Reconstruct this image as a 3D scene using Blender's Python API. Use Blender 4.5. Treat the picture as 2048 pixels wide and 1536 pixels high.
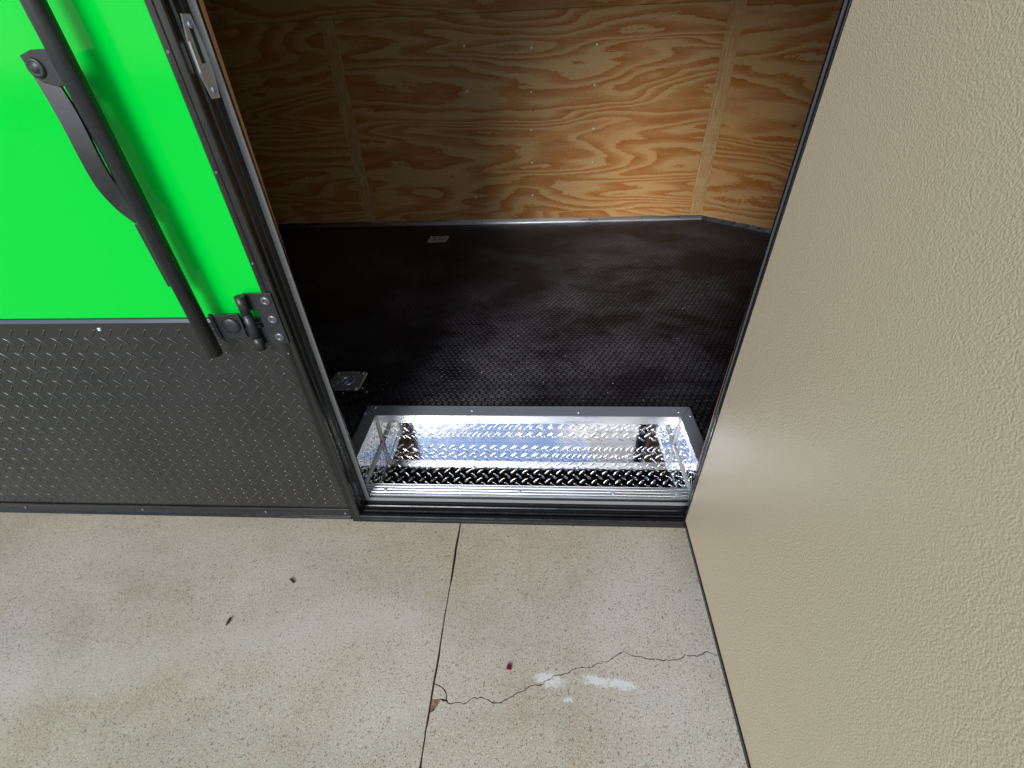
import bpy, bmesh, math, random
from mathutils import Vector, Matrix, noise
random.seed(7)
R = math.radians
for o in list(bpy.data.objects): bpy.data.objects.remove(o)
sc = bpy.context.scene
COL = sc.collection

# ---------------------------------------------------------------- camera
SILL = 0.42                                   # door sill above the concrete
CAM = Vector((0.46653, -0.78109, 0.98038 + SILL))
FW = Vector((-0.05976, 0.79720, -0.60076))
RT = Vector((0.99821, 0.04853, -0.03490))
UP = Vector((-0.00133, 0.60177, 0.79867))
FPX = 896.42                                  # focal length in pixels of a 2048 px wide picture
cd = bpy.data.cameras.new('camera'); cam = bpy.data.objects.new('camera', cd); COL.objects.link(cam)
cd.sensor_fit = 'HORIZONTAL'; cd.sensor_width = 36; cd.lens = FPX / 2048 * 36
cd.clip_start = 0.02; cd.clip_end = 2000
M = Matrix((RT, UP, -FW)).transposed().to_4x4(); M.translation = CAM
cam.matrix_world = M
sc.camera = cam

# ---------------------------------------------------------------- sky, sun, exposure
CLOUD = (2.1, 1.9, 0.4)
SUN_EL, SUN_AZ = 28, 197                      # hazy sun behind and left of the camera, veiled by thin cloud
w = bpy.data.worlds.new('World'); sc.world = w; w.use_nodes = True
nt = w.node_tree; nt.nodes.clear()
def wn(t, **k):
    n = nt.nodes.new(t)
    for a, b in k.items(): setattr(n, a, b)
    return n
wo = wn('ShaderNodeOutputWorld'); bg = wn('ShaderNodeBackground'); bg.inputs[1].default_value = 0.085
sky = wn('ShaderNodeTexSky', sky_type='NISHITA', sun_disc=False)
sky.sun_elevation = R(SUN_EL); sky.sun_rotation = R(SUN_AZ); sky.air_density = 1.0; sky.dust_density = 0.15; sky.ozone_density = 1.5
tc = wn('ShaderNodeTexCoord'); mp = wn('ShaderNodeMapping'); mp.inputs['Scale'].default_value = (1, 1, 1.6); mp.inputs['Location'].default_value = CLOUD
nz = wn('ShaderNodeTexNoise'); nz.inputs['Scale'].default_value = 2.3; nz.inputs['Detail'].default_value = 7; nz.inputs['Roughness'].default_value = 0.55
cr = wn('ShaderNodeValToRGB'); cr.color_ramp.elements[0].position = 0.53; cr.color_ramp.elements[1].position = 0.60
mx = wn('ShaderNodeMix', data_type='RGBA')
MXA, MXB = [[q for q in mx.inputs if q.name == k and q.type == 'RGBA'][0] for k in 'AB']
nz2 = wn('ShaderNodeTexNoise'); nz2.inputs['Scale'].default_value = 5; nz2.inputs['Detail'].default_value = 5
cr2 = wn('ShaderNodeValToRGB'); cr2.color_ramp.elements[0].position = 0.35; cr2.color_ramp.elements[1].position = 0.7
cr2.color_ramp.elements[0].color = (4.0, 3.7, 3.2, 1); cr2.color_ramp.elements[1].color = (9.0, 8.2, 6.9, 1)
nt.links.new(tc.outputs['Generated'], nz2.inputs[0]); nt.links.new(nz2.outputs[0], cr2.inputs[0]); nt.links.new(cr2.outputs[0], MXB)
nt.links.new(tc.outputs['Generated'], mp.inputs[0]); nt.links.new(mp.outputs[0], nz.inputs[0]); nt.links.new(nz.outputs[0], cr.inputs[0])
nt.links.new(cr.outputs[0], mx.inputs['Factor']); nt.links.new(sky.outputs[0], MXA)
nt.links.new([q for q in mx.outputs if q.type == 'RGBA'][0], bg.inputs[0]); nt.links.new(bg.outputs[0], wo.inputs[0])

sl = bpy.data.lights.new('sun', 'SUN'); sl.energy = 1.25; sl.angle = R(24); sl.color = (1, 0.955, 0.89)
so = bpy.data.objects.new('sun', sl); COL.objects.link(so)
sd = Vector((math.sin(R(SUN_AZ)) * math.cos(R(SUN_EL)), math.cos(R(SUN_AZ)) * math.cos(R(SUN_EL)), math.sin(R(SUN_EL))))
so.rotation_euler = sd.to_track_quat('Z', 'Y').to_euler(); so.location = (-3, -8, 6)
sc.view_settings.view_transform = 'Standard'; sc.view_settings.look = 'None'
sc.view_settings.gamma = 1; sc.view_settings.use_curve_mapping = False
sc.view_settings.exposure = 1.5
sc.render.engine = 'CYCLES'
sc.cycles.max_bounces = 10; sc.cycles.glossy_bounces = 8; sc.cycles.diffuse_bounces = 5

def un(px, py, ax, val):
    """photo pixel -> point on the plane coordinate[ax] = val (z above the ground)"""
    d = FW + RT * ((px - 1024) / FPX) + UP * ((768 - py) / FPX)
    return CAM + d * ((val - CAM[ax]) / d[ax])

# ---------------------------------------------------------------- material helpers
class Mat:
    def __init__(s, name, rough=0.5, metal=0.0, base=(0.5, 0.5, 0.5), spec=0.5):
        s.m = bpy.data.materials.new(name); s.m.use_nodes = True; s.t = s.m.node_tree
        s.b = s.t.nodes['Principled BSDF']
        s.b.inputs['Base Color'].default_value = (*base, 1); s.b.inputs['Roughness'].default_value = rough
        s.b.inputs['Metallic'].default_value = metal; s.b.inputs['Specular IOR Level'].default_value = spec
    def n(s, t, ins=None, **k):
        x = s.t.nodes.new(t)
        for a, b in k.items(): setattr(x, a, b)
        for a, b in (ins or {}).items(): s.put(x, a, b)
        return x
    def put(s, node, sock, v):
        i = node.inputs[sock]
        if isinstance(v, bpy.types.NodeSocket): s.t.links.new(v, i)
        elif isinstance(v, bpy.types.Node): s.t.links.new(v.outputs[0], i)
        else: i.default_value = v
    def obj(s): return s.n('ShaderNodeTexCoord').outputs['Object']
    def uv(s): return s.n('ShaderNodeUVMap').outputs[0]
    def map(s, v, scale=(1, 1, 1), loc=(0, 0, 0), rot=(0, 0, 0)):
        return s.n('ShaderNodeMapping', {'Vector': v, 'Scale': scale, 'Location': loc, 'Rotation': rot}).outputs[0]
    def noise(s, v, scale, detail=3, rough=0.5, dist=0.0, out=0):
        return s.n('ShaderNodeTexNoise', {'Vector': v, 'Scale': scale, 'Detail': detail, 'Roughness': rough, 'Distortion': dist}).outputs[out]
    def vor(s, v, scale, out='Distance', feature='F1', **k):
        return s.n('ShaderNodeTexVoronoi', dict({'Vector': v, 'Scale': scale}, **k), feature=feature).outputs[out]
    def math(s, op, a, b=0.0, c=0.0):
        return s.n('ShaderNodeMath', {0: a, 1: b, 2: c}, operation=op).outputs[0]
    def ramp(s, f, stops, interp='LINEAR'):
        x = s.n('ShaderNodeValToRGB', {'Fac': f}); e = x.color_ramp.elements; x.color_ramp.interpolation = interp
        while len(e) < len(stops): e.new(0.5)
        for q, (p, c) in zip(e, stops):
            q.position = p; q.color = (c, c, c, 1) if not isinstance(c, (tuple, list)) else (*c, 1)
        return x.outputs[0]
    def mix(s, f, a, b, blend='MIX'):
        c = lambda v: (*v, 1) if isinstance(v, (tuple, list)) and len(v) == 3 else v
        return s.n('ShaderNodeMix', {'Factor': f, 'A': c(a), 'B': c(b)}, data_type='RGBA', blend_type=blend).outputs['Result']
    def bump(s, h, strength=0.3, dist=0.001):
        x = s.n('ShaderNodeBump', {'Height': h, 'Strength': strength, 'Distance': dist}); s.put(s.b, 'Normal', x.outputs[0]); return s
    def col(s, v): s.put(s.b, 'Base Color', v); return s
    def rough(s, v): s.put(s.b, 'Roughness', v); return s

# Mix node with data_type RGBA has sockets called A/B several times: pick the colour ones
def _mixput(self, node, sock, v):
    if node.bl_idname == 'ShaderNodeMix' and sock in ('A', 'B', 'Factor'):
        i = [q for q in node.inputs if q.name == sock and q.type == ('RGBA' if sock != 'Factor' else 'VALUE')][0]
        if isinstance(v, bpy.types.NodeSocket): self.t.links.new(v, i)
        else: i.default_value = v
        return
    i = node.inputs[sock]
    if isinstance(v, bpy.types.NodeSocket): self.t.links.new(v, i)
    else: i.default_value = v
Mat.put = _mixput
def _mix(self, f, a, b, blend='MIX'):
    c = lambda v: (*v, 1) if isinstance(v, (tuple, list)) and len(v) == 3 else v
    x = self.n('ShaderNodeMix', None, data_type='RGBA', blend_type=blend)
    self.put(x, 'Factor', f); self.put(x, 'A', c(a)); self.put(x, 'B', c(b))
    return [q for q in x.outputs if q.type == 'RGBA'][0]
Mat.mix = _mix

MT = {}
def mk_concrete():
    m = Mat('washed_concrete', 0.9, spec=0.25); P = m.obj()
    big = m.noise(P, 2.1, 5, 0.62, 0.6); mid = m.noise(P, 11, 5, 0.65); fine = m.noise(P, 260, 3, 0.7)
    c = m.mix(m.ramp(big, [(0.36, 0.0), (0.66, 1.0)]), (0.422, 0.362, 0.266), (0.500, 0.454, 0.380))
    c = m.mix(m.ramp(mid, [(0.35, 0.0), (0.7, 0.55)]), c, (0.50, 0.452, 0.372))
    c = m.mix(1.0, c, m.ramp(fine, [(0.25, 0.58), (0.5, 1.0), (0.75, 1.26)]), 'MULTIPLY')
    # sand and pebble grains of the washed surface, three sizes
    for sc_, stops, amt in ((190, [(0.0, (0.10, 0.07, 0.05)), (0.10, (0.22, 0.10, 0.05)), (0.17, (0.62, 0.58, 0.50)), (0.30, (0.40, 0.27, 0.14)), (0.40, (0.17, 0.15, 0.14))], 0.72),
                            (330, [(0.0, (0.13, 0.10, 0.08)), (0.14, (0.30, 0.17, 0.08)), (0.26, (0.66, 0.61, 0.52)), (0.42, (0.20, 0.175, 0.15))], 0.75),
                            (95, [(0.0, (0.12, 0.11, 0.11)), (0.035, (0.20, 0.08, 0.05)), (0.055, (0.62, 0.60, 0.56)), (0.07, (0.19, 0.19, 0.20))], 0.5)):
        v = m.n('ShaderNodeTexVoronoi', {'Vector': P, 'Scale': sc_}, feature='F1')
        rnd = m.n('ShaderNodeSeparateColor', {0: v.outputs['Color']}).outputs[0]
        lim = 0.44 if sc_ > 100 else 0.055
        msk = m.math('MULTIPLY', m.math('LESS_THAN', rnd, lim), m.ramp(v.outputs['Distance'], [(0.26, amt), (0.44, 0.0)]))
        c = m.mix(msk, c, m.ramp(rnd, stops, 'CONSTANT'))
    c = m.mix(1.0, c, m.ramp(m.noise(m.map(P, (1.0, 1.9, 1), (4, 2, 0), (0, 0, 0.4)), 1.7, 5, 0.6, 0.8), [(0.34, 0.92), (0.5, 1.0), (0.68, 1.05)]), 'MULTIPLY')
    # white paint / mortar smears on the slab
    sep = m.n('ShaderNodeSeparateXYZ', {0: P}); X, Y = sep.outputs[0], sep.outputs[1]
    rag = m.noise(P, 95, 5, 0.75)
    def blot(px, py, rx, ry, a):
        g = un(px, py, 2, 0)
        dx = m.math('SUBTRACT', X, g.x); dy = m.math('SUBTRACT', Y, g.y)
        ca, sa = math.cos(a), math.sin(a)
        u_ = m.math('DIVIDE', m.math('ADD', m.math('MULTIPLY', dx, ca), m.math('MULTIPLY', dy, sa)), rx)
        v_ = m.math('DIVIDE', m.math('SUBTRACT', m.math('MULTIPLY', dy, ca), m.math('MULTIPLY', dx, sa)), ry)
        r2 = m.math('ADD', m.math('MULTIPLY', u_, u_), m.math('MULTIPLY', v_, v_))
        return m.ramp(m.math('ADD', m.math('MULTIPLY', rag, 2.4), r2), [(0.0, 1.0), (0.62, 1.0), (0.85, 0.0)]) if False else \
            m.ramp(m.math('SUBTRACT', m.math('ADD', r2, m.math('MULTIPLY', rag, 3.4)), 1.65), [(0.0, 0.85), (0.30, 0.65), (0.55, 0.15), (0.85, 0.0)])
    wh = blot(1102, 1361, 0.050, 0.026, -0.15)
    for a in ((1195, 1363, 0.060, 0.020, -0.12), (1238, 1368, 0.068, 0.018, -0.15), (1136, 1400, 0.018, 0.010, 0), (1085, 1356, 0.035, 0.018, 0.1)):
        wh = m.math('MAXIMUM', wh, blot(*a))
    c = m.mix(wh, c, (0.70, 0.69, 0.67))
    # long pale rinse streak across the left slab
    g0, g1 = un(60, 1360, 2, 0), un(640, 1255, 2, 0); d = (g1 - g0).normalized()
    dist = m.math('ABSOLUTE', m.math('ADD', m.math('SUBTRACT', m.math('MULTIPLY', m.math('SUBTRACT', X, g0.x), -d.y), m.math('MULTIPLY', m.math('SUBTRACT', g0.y, Y), d.x)), m.math('MULTIPLY', m.math('SUBTRACT', m.noise(P, 5, 3), 0.5), 0.18)))
    c = m.mix(m.math('MULTIPLY', m.ramp(dist, [(0.0, 0.28), (0.10, 0.0)]), m.math('LESS_THAN', X, 0.1)), c, (0.56, 0.53, 0.48))
    m.col(c); m.bump(m.math('ADD', fine, m.vor(P, 200)), 0.16, 0.0012); return m.m
MT['concrete'] = mk_concrete()
m = Mat('joint_dirt', 0.95, base=(0.05, 0.035, 0.025)); P = m.obj()
m.col(m.ramp(m.noise(P, 60, 4), [(0.35, (0.02, 0.016, 0.013)), (0.7, (0.13, 0.085, 0.05))])); MT['dirt'] = m.m

m = Mat('weathered_spall', 0.95, base=(0.20, 0.13, 0.075)); P = m.obj(); m.col(m.ramp(m.noise(P, 90, 4), [(0.3, (0.13, 0.08, 0.045)), (0.7, (0.30, 0.22, 0.14))])); MT['spall'] = m.m
m = Mat('green_vinyl', 0.13, base=(0.0, 0.47, 0.036), spec=0.16); P = m.obj()
m.bump(m.noise(P, 14, 2), 0.03, 0.002); MT['green'] = m.m

def mk_black(name, streak):
    m = Mat(name, 0.28, base=(0.008, 0.008, 0.009), spec=0.4); P = m.obj()
    st = m.noise(m.map(P, streak), 1.0, 3)
    m.rough(m.ramp(m.noise(P, 30, 4), [(0.3, 0.16), (0.7, 0.32)])); m.col(m.ramp(st, [(0.4, (0.006, 0.006, 0.007)), (0.85, (0.028, 0.028, 0.030))])); m.bump(st, 0.02, 0.0003); return m.m
MT['black'] = mk_black('black_coated_aluminium', (160, 160, 2.0)); MT['blackh'] = mk_black('black_coated_aluminium_rail', (2.0, 160, 160))
m = Mat('slot_shade_black', 0.7, base=(0.012, 0.012, 0.013)); MT['rubber'] = m.m  # flat black of the strike slot backing, its shade put into the colour
m = Mat('black_textured_steel', 0.38, base=(0.022, 0.022, 0.025)); P = m.obj()
sp = m.vor(P, 900, 'Color'); spk = m.math('GREATER_THAN', m.n('ShaderNodeSeparateColor', {0: sp}).outputs[0], 0.994)
m.col(m.mix(spk, m.ramp(m.noise(P, 25, 4), [(0.3, (0.008, 0.009, 0.012)), (0.75, (0.017, 0.018, 0.022))]), (0.05, 0.048, 0.046)))
m.bump(m.noise(P, 700, 2), 0.10, 0.0004); MT['steel'] = m.m
m = Mat('charcoal_tread_plate', 0.30, base=(0.035, 0.034, 0.037), spec=0.6); P = m.obj()
sm = m.noise(P, 5, 5, 0.6); m.col(m.ramp(sm, [(0.3, (0.009, 0.0088, 0.0105)), (0.75, (0.019, 0.0182, 0.020))]))
m.rough(m.ramp(m.noise(P, 11, 4, 0.6), [(0.3, 0.17), (0.75, 0.30)])); m.bump(m.noise(P, 9, 2), 0.06, 0.004); MT['plate'] = m.m
m = Mat('tread_plate_lug', 0.13, base=(0.020, 0.0195, 0.022), spec=0.8); MT['lug'] = m.m
m = Mat('grey_anodised_stop', 0.6, metal=0.0, base=(0.20, 0.20, 0.21)); P = m.obj()
g = m.noise(P, 900, 2, 0.7); m.col(m.ramp(g, [(0.3, (0.15, 0.15, 0.16)), (0.7, (0.27, 0.27, 0.285))])); MT['stop'] = m.m
def metal(name, base, rough, bs=0.05, streak=(1, 1, 1), ns=40, bd=0.001):
    m = Mat(name, rough, 1.0, base); P = m.obj()
    n = m.noise(m.map(P, streak), ns, 4, 0.6)
    m.rough(m.ramp(n, [(0.3, rough * 0.7), (0.75, min(1, rough * 1.5))])); m.bump(n, bs, bd); return m.m
MT['mirror'] = metal('polished_tread_plate', (0.76, 0.77, 0.80), 0.06, 0.10, ns=14, bd=0.003)
MT['brush'] = metal('brushed_aluminium', (0.26, 0.285, 0.33), 0.45, 0.06, (4, 160, 160), 1.0, 0.0006)
MT['angle'] = metal('mill_finish_aluminium', (0.66, 0.67, 0.70), 0.32, 0.05, (3, 60, 60), 1.0, 0.0006)
MT['brush'].node_tree.nodes['Principled BSDF'].inputs['Metallic'].default_value = 0.35
MT['zinc'] = metal('zinc_plate', (0.50, 0.60, 0.72), 0.22, 0.05)
MT['zinc'].node_tree.nodes['Principled BSDF'].inputs['Metallic'].default_value = 0.7
m = Mat('charcoal_ceiling_liner', 0.6, base=(0.034, 0.042, 0.070)); MT['ceil'] = m.m
m = Mat('grey_satin_rail', 0.28, metal=0.85, base=(0.085, 0.092, 0.105)); MT['rail'] = m.m
m = Mat('zinc_passivated', 0.36, metal=0.55, base=(0.64, 0.69, 0.72)); MT['zincm'] = m.m
m = Mat('silicone_sealant', 0.45, base=(0.42, 0.42, 0.43)); MT['seal'] = m.m
m = Mat('darkpaint_screw', 0.30, base=(0.12, 0.12, 0.14), metal=0.6); MT['screw_dark'] = m.m
m = Mat('red_plastic', 0.35, base=(0.16, 0.006, 0.014)); MT['red'] = m.m
m = Mat('twig_bark', 0.8, base=(0.045, 0.035, 0.03)); MT['twig'] = m.m
m = Mat('wood_crumb', 0.8, base=(0.6, 0.55, 0.48)); MT['crumb'] = m.m
m = Mat('tyre_rubber', 0.8, base=(0.02, 0.02, 0.02)); MT['tyre'] = m.m

def mk_ply(name, k, freq, pale, orange):
    m = Mat(name, 0.62, spec=0.35); U = m.uv()
    sd_ = m.n('ShaderNodeAttribute', None, attribute_type='OBJECT', attribute_name='seed').outputs['Fac']
    off = m.n('ShaderNodeCombineXYZ', {0: m.math('MULTIPLY', sd_, 3.1), 1: m.math('MULTIPLY', sd_, 1.7), 2: sd_}).outputs[0]
    U = m.n('ShaderNodeVectorMath', {0: U, 1: off}, operation='ADD').outputs[0]
    fx, fy, _ = freq
    n1 = m.noise(m.map(U, (fx, fy, 1)), 1.0, 1.6, 0.42, 0.5)
    n2 = m.noise(m.map(U, (fx * 3.1, fy * 2.3, 1)), 1.0, 2, 0.5)
    rag = m.math('MULTIPLY', m.math('SUBTRACT', m.noise(m.map(U, (22, 260, 1)), 1.0, 3, 0.75), 0.5), 0.030)
    rag2 = m.math('MULTIPLY', m.math('SUBTRACT', m.noise(m.map(U, (60, 90, 1)), 1.0, 3, 0.6), 0.5), 0.024)
    h = m.math('ADD', m.math('ADD', n1, rag), m.math('ADD', rag2, m.math('MULTIPLY', n2, 0.16)))
    t = m.math('FRACT', m.math('MULTIPLY', h, k))
    band = m.ramp(t, [(0.0, 0.02), (0.18, 0.06), (0.34, 0.55), (0.62, 0.82), (0.80, 1.0), (0.84, 0.25), (0.88, 0.02)])
    fib = m.noise(m.map(U, (5, 420, 1)), 1.0, 2, 0.6); blot = m.noise(m.map(U, (7, 26, 1)), 1.0, 4, 0.65)
    big = m.noise(m.map(U, (0.9, 1.6, 1)), 1.0, 2)
    band = m.math('MULTIPLY', band, m.ramp(blot, [(0.30, 0.60), (0.58, 1.0)]))
    p = m.mix(m.ramp(big, [(0.35, 0.0), (0.7, 1.0)]), pale, tuple(q * f for q, f in zip(pale, (1.02, 0.90, 0.74))))
    o = m.mix(m.ramp(fib, [(0.3, 0.0), (0.7, 1.0)]), orange, tuple(q * 1.3 for q in orange))
    c = m.mix(band, p, o)
    c = m.mix(0.7, c, m.ramp(fib, [(0.2, 0.80), (0.8, 1.14)]), 'MULTIPLY')
    kn = m.n('ShaderNodeTexVoronoi', {'Vector': m.map(U, (2.6, 4.1, 1)), 'Scale': 1.0}, feature='F1').outputs['Distance']
    c = m.mix(m.ramp(m.math('ADD', kn, m.math('MULTIPLY', rag2, 1.5)), [(0.020, 0.75), (0.045, 0.0)]), c, (0.20, 0.09, 0.03))
    m.col(c); m.bump(m.math('ADD', fib, band), 0.12, 0.0006); return m.m
MT['ply'] = mk_ply('pine_plywood', 14.0, (0.72, 4.6, 1), (0.50, 0.325, 0.150), (0.295, 0.096, 0.011))
MT['batten'] = mk_ply('pine_batten', 13.0, (26.0, 1.6, 1), (0.52, 0.375, 0.195), (0.34, 0.175, 0.055))
m = Mat('plywood_edge', 0.7, base=(0.50, 0.27, 0.10)); P = m.obj()
m.col(m.ramp(m.noise(m.map(P, (60, 400, 6)), 1.0, 4), [(0.3, (0.36, 0.17, 0.05)), (0.7, (0.62, 0.38, 0.17))])); MT['edge'] = m.m

def mk_rubber(name, base, top, amt):
    m = Mat(name, 0.42, spec=0.22); P = m.obj()
    dn = m.noise(m.map(P, (3.2, 4.0, 1), (0.3, 1.1, 0)), 1.0, 6, 0.66, 0.35); dn2 = m.noise(P, 55, 4, 0.7)
    dust = m.math('MULTIPLY', m.ramp(dn, [(0.42, 0.0), (0.64, 1.0)]), m.ramp(dn2, [(0.3, 0.15), (0.7, 1.0)]))
    m.col(m.mix(m.math('MULTIPLY', dust, amt), base, top))
    m.rough(m.ramp(dust, [(0.0, 0.42), (1.0, 0.65)])); m.bump(m.noise(P, 500, 2), 0.08, 0.0005); return m.m
MT['floor'] = mk_rubber('rubber_floor_grooves', (0.004, 0.004, 0.005), (0.03, 0.03, 0.035), 0.4)
MT['coin'] = mk_rubber('rubber_floor_coins', (0.0115, 0.011, 0.0145), (0.20, 0.195, 0.22), 0.45)

m = Mat('pebbled_beige_panel', 0.35, spec=0.45); P = m.obj()
wv = m.n('ShaderNodeVectorMath', {0: P, 1: m.n('ShaderNodeVectorMath', {0: m.noise(P, 120, 1, out=1), 3: 0.004}, operation='SCALE').outputs[0]}, operation='ADD').outputs[0]
pn = m.noise(wv, 430, 1.5, 0.5); pv = m.n('ShaderNodeTexVoronoi', {'Vector': wv, 'Scale': 340, 'Smoothness': 0.5}, feature='SMOOTH_F1').outputs['Distance']
m.col(m.ramp(m.noise(P, 1.5, 3), [(0.3, (0.580, 0.478, 0.330)), (0.7, (0.610, 0.508, 0.357))]))
m.bump(m.math('SUBTRACT', m.ramp(pn, [(0.3, 0.0), (0.7, 1.0)]), pv), 0.28, 0.0009); MT['beige'] = m.m

# ---------------------------------------------------------------- mesh helpers
def link(name, me, mat, parent=None, loc=None, **props):
    o = bpy.data.objects.new(name, me)
    if mat is not None and not me.materials: me.materials.append(mat)
    COL.objects.link(o)
    if loc is not None: o.location = loc
    if parent is not None: o.parent = parent
    for k, v in props.items(): o[k] = v
    return o
def mesh(name, vs, fs, smooth=False, uvf=None):
    me = bpy.data.meshes.new(name); me.from_pydata([tuple(v) for v in vs], [], fs); me.update()
    bm = bmesh.new(); bm.from_mesh(me); bmesh.ops.recalc_face_normals(bm, faces=bm.faces)
    if uvf:
        L = bm.loops.layers.uv.new('UVMap')
        for f in bm.faces:
            for l in f.loops: l[L].uv = uvf(l.vert.co)
    bm.to_mesh(me); bm.free()
    if smooth:
        for p in me.polygons: p.use_smooth = True
    return me
def box(x0, x1, y0, y1, z0, z1, bev=0.0, uvf=None, seg=1):
    bm = bmesh.new(); bmesh.ops.create_cube(bm, size=1)
    for v in bm.verts: v.co = Vector(((x0 + x1) / 2 + v.co.x * (x1 - x0), (y0 + y1) / 2 + v.co.y * (y1 - y0), (z0 + z1) / 2 + v.co.z * (z1 - z0)))
    if bev: bmesh.ops.bevel(bm, geom=bm.edges[:], offset=bev, segments=seg, affect='EDGES', profile=0.5)
    if uvf:
        L = bm.loops.layers.uv.new('UVMap')
        for f in bm.faces:
            for l in f.loops: l[L].uv = uvf(l.vert.co)
    me = bpy.data.meshes.new('box'); bm.to_mesh(me); bm.free(); return me
def prism(pts, ext, bev=0.0, uvf=None):
    """closed outline of points, pushed along ext"""
    bm = bmesh.new(); a = [bm.verts.new(p) for p in pts]; f = bm.faces.new(a)
    r = bmesh.ops.extrude_face_region(bm, geom=[f])
    for v in [g for g in r['geom'] if isinstance(g, bmesh.types.BMVert)]: v.co += Vector(ext)
    bmesh.ops.recalc_face_normals(bm, faces=bm.faces)
    if bev:
        es = [e for e in bm.edges if len(e.link_faces) == 2 and e.calc_face_angle(0) > 0.5]
        bmesh.ops.bevel(bm, geom=es, offset=bev, segments=2, affect='EDGES', profile=0.5)
    if uvf:
        L = bm.loops.layers.uv.new('UVMap')
        for f in bm.faces:
            for l in f.loops: l[L].uv = uvf(l.vert.co)
    me = bpy.data.meshes.new('prism'); bm.to_mesh(me); bm.free(); return me
def tube(pts, r, n=12, caps=True):
    vs, fs = [], []
    pts = [Vector(p) for p in pts]
    for i, p in enumerate(pts):
        d = (pts[min(i + 1, len(pts) - 1)] - pts[max(i - 1, 0)]).normalized()
        a = d.orthogonal().normalized() if i == 0 else (a - d * a.dot(d)).normalized()
        b = d.cross(a); rr = r[i] if isinstance(r, (list, tuple)) else r
        for k in range(n):
            t = 2 * math.pi * k / n; vs.append(p + (a * math.cos(t) + b * math.sin(t)) * rr)
    for i in range(len(pts) - 1):
        for k in range(n):
            fs.append((i * n + k, i * n + (k + 1) % n, (i + 1) * n + (k + 1) % n, (i + 1) * n + k))
    if caps: fs.append(tuple(range(n))); fs.append(tuple(range((len(pts) - 1) * n, len(pts) * n)))
    me = mesh('tube', vs, fs)
    for p in me.polygons: p.use_smooth = len(p.vertices) == 4
    return me
def lathe(prof, n=24, axis='Z', smooth=True):
    """prof: (radius, height) pairs round the axis through the origin"""
    vs, fs = [], []
    for r, h in prof:
        for k in range(n):
            t = 2 * math.pi * k / n; c, s = r * math.cos(t), r * math.sin(t)
            vs.append((c, s, h) if axis == 'Z' else (c, -h, s) if axis == 'Y' else (h, c, s))
    for i in range(len(prof) - 1):
        for k in range(n): fs.append((i * n + k, i * n + (k + 1) % n, (i + 1) * n + (k + 1) % n, (i + 1) * n + k))
    fs.append(tuple(range((len(prof) - 1) * n, len(prof) * n)))
    me = mesh('lathe', vs, fs); 
    for p in me.polygons: p.use_smooth = smooth and len(p.vertices) == 4
    return me
def sheet_relief(name, pts):  # joins many copies of a small shape: (verts, faces) moved by each matrix
    pass

# screw heads: built once for each facing, shared mesh data
def screw_mesh(r, h, axis):
    return lathe([(r, 0.0), (r * 0.98, h * 0.45), (r * 0.72, h * 0.9), (r * 0.34, h), (r * 0.30, h * 0.55)], 12, axis)
SCR = {}
def screw(parent, loc, r=0.004, axis='Y', mat='zinc', h=None, name='screw'):
    k = (round(r, 5), axis, mat, h)
    if k not in SCR: SCR[k] = screw_mesh(r, h or r * 0.55, axis)
    return link(name, SCR[k], MT[mat], parent, loc)

def lug_shape(L, Wd, H):
    """one raised bar of tread plate: lens outline, sloped sides, rounded crest; local x along the bar"""
    vs = []
    for f, z in ((1.0, 0.0), (0.80, H * 0.75), (0.42, H)):
        for x, y in ((-0.5, 0), (-0.34, 0.32), (0, 0.5), (0.34, 0.32), (0.5, 0), (0.34, -0.32), (0, -0.5), (-0.34, -0.32)):
            fx = f if f == 1.0 else (0.93 if f > 0.5 else 0.80)
            vs.append((x * L * fx, y * Wd * f, z))
    fs = [(i + 8 * k, (i + 1) % 8 + 8 * k, (i + 1) % 8 + 8 * (k + 1), i + 8 * (k + 1)) for k in range(2) for i in range(8)]
    fs.append(tuple(range(16, 24)))
    return vs, fs
def lug_field(umin, umax, vmin, vmax, pitch, frame, L=0.026, Wd=0.0072, H=0.0012, u0=0.0, v0=0.0, skip=None):
    """frame(u, v, height) -> world point; alternate bars lean left and right"""
    lv, lf = lug_shape(L, Wd, H); vs, fs = [], []
    nu = int((umax - umin) / pitch) + 3; nv = int((vmax - vmin) / pitch) + 3
    for i in range(-1, nu):
        for j in range(-1, nv):
            for s in (0, 1):
                cu = umin + u0 + (i + 0.5 * s) * pitch; cv = vmin + v0 + (j + 0.5 * s) * pitch
                a = R(-45) if s == 0 else R(45)
                e = L * 0.36
                if not (umin + e < cu < umax - e and vmin + e < cv < vmax - e): continue
                if skip and skip(cu, cv): continue
                ca, sa = math.cos(a), math.sin(a); b = len(vs)
                for x, y, z in lv: vs.append(frame(cu + x * ca - y * sa, cv + x * sa + y * ca, z))
                for f in lf: fs.append(tuple(q + b for q in f))
    me = mesh('tread_lugs', vs, fs)
    for p in me.polygons: p.use_smooth = len(p.vertices) == 4
    return me

Z0 = SILL
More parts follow.
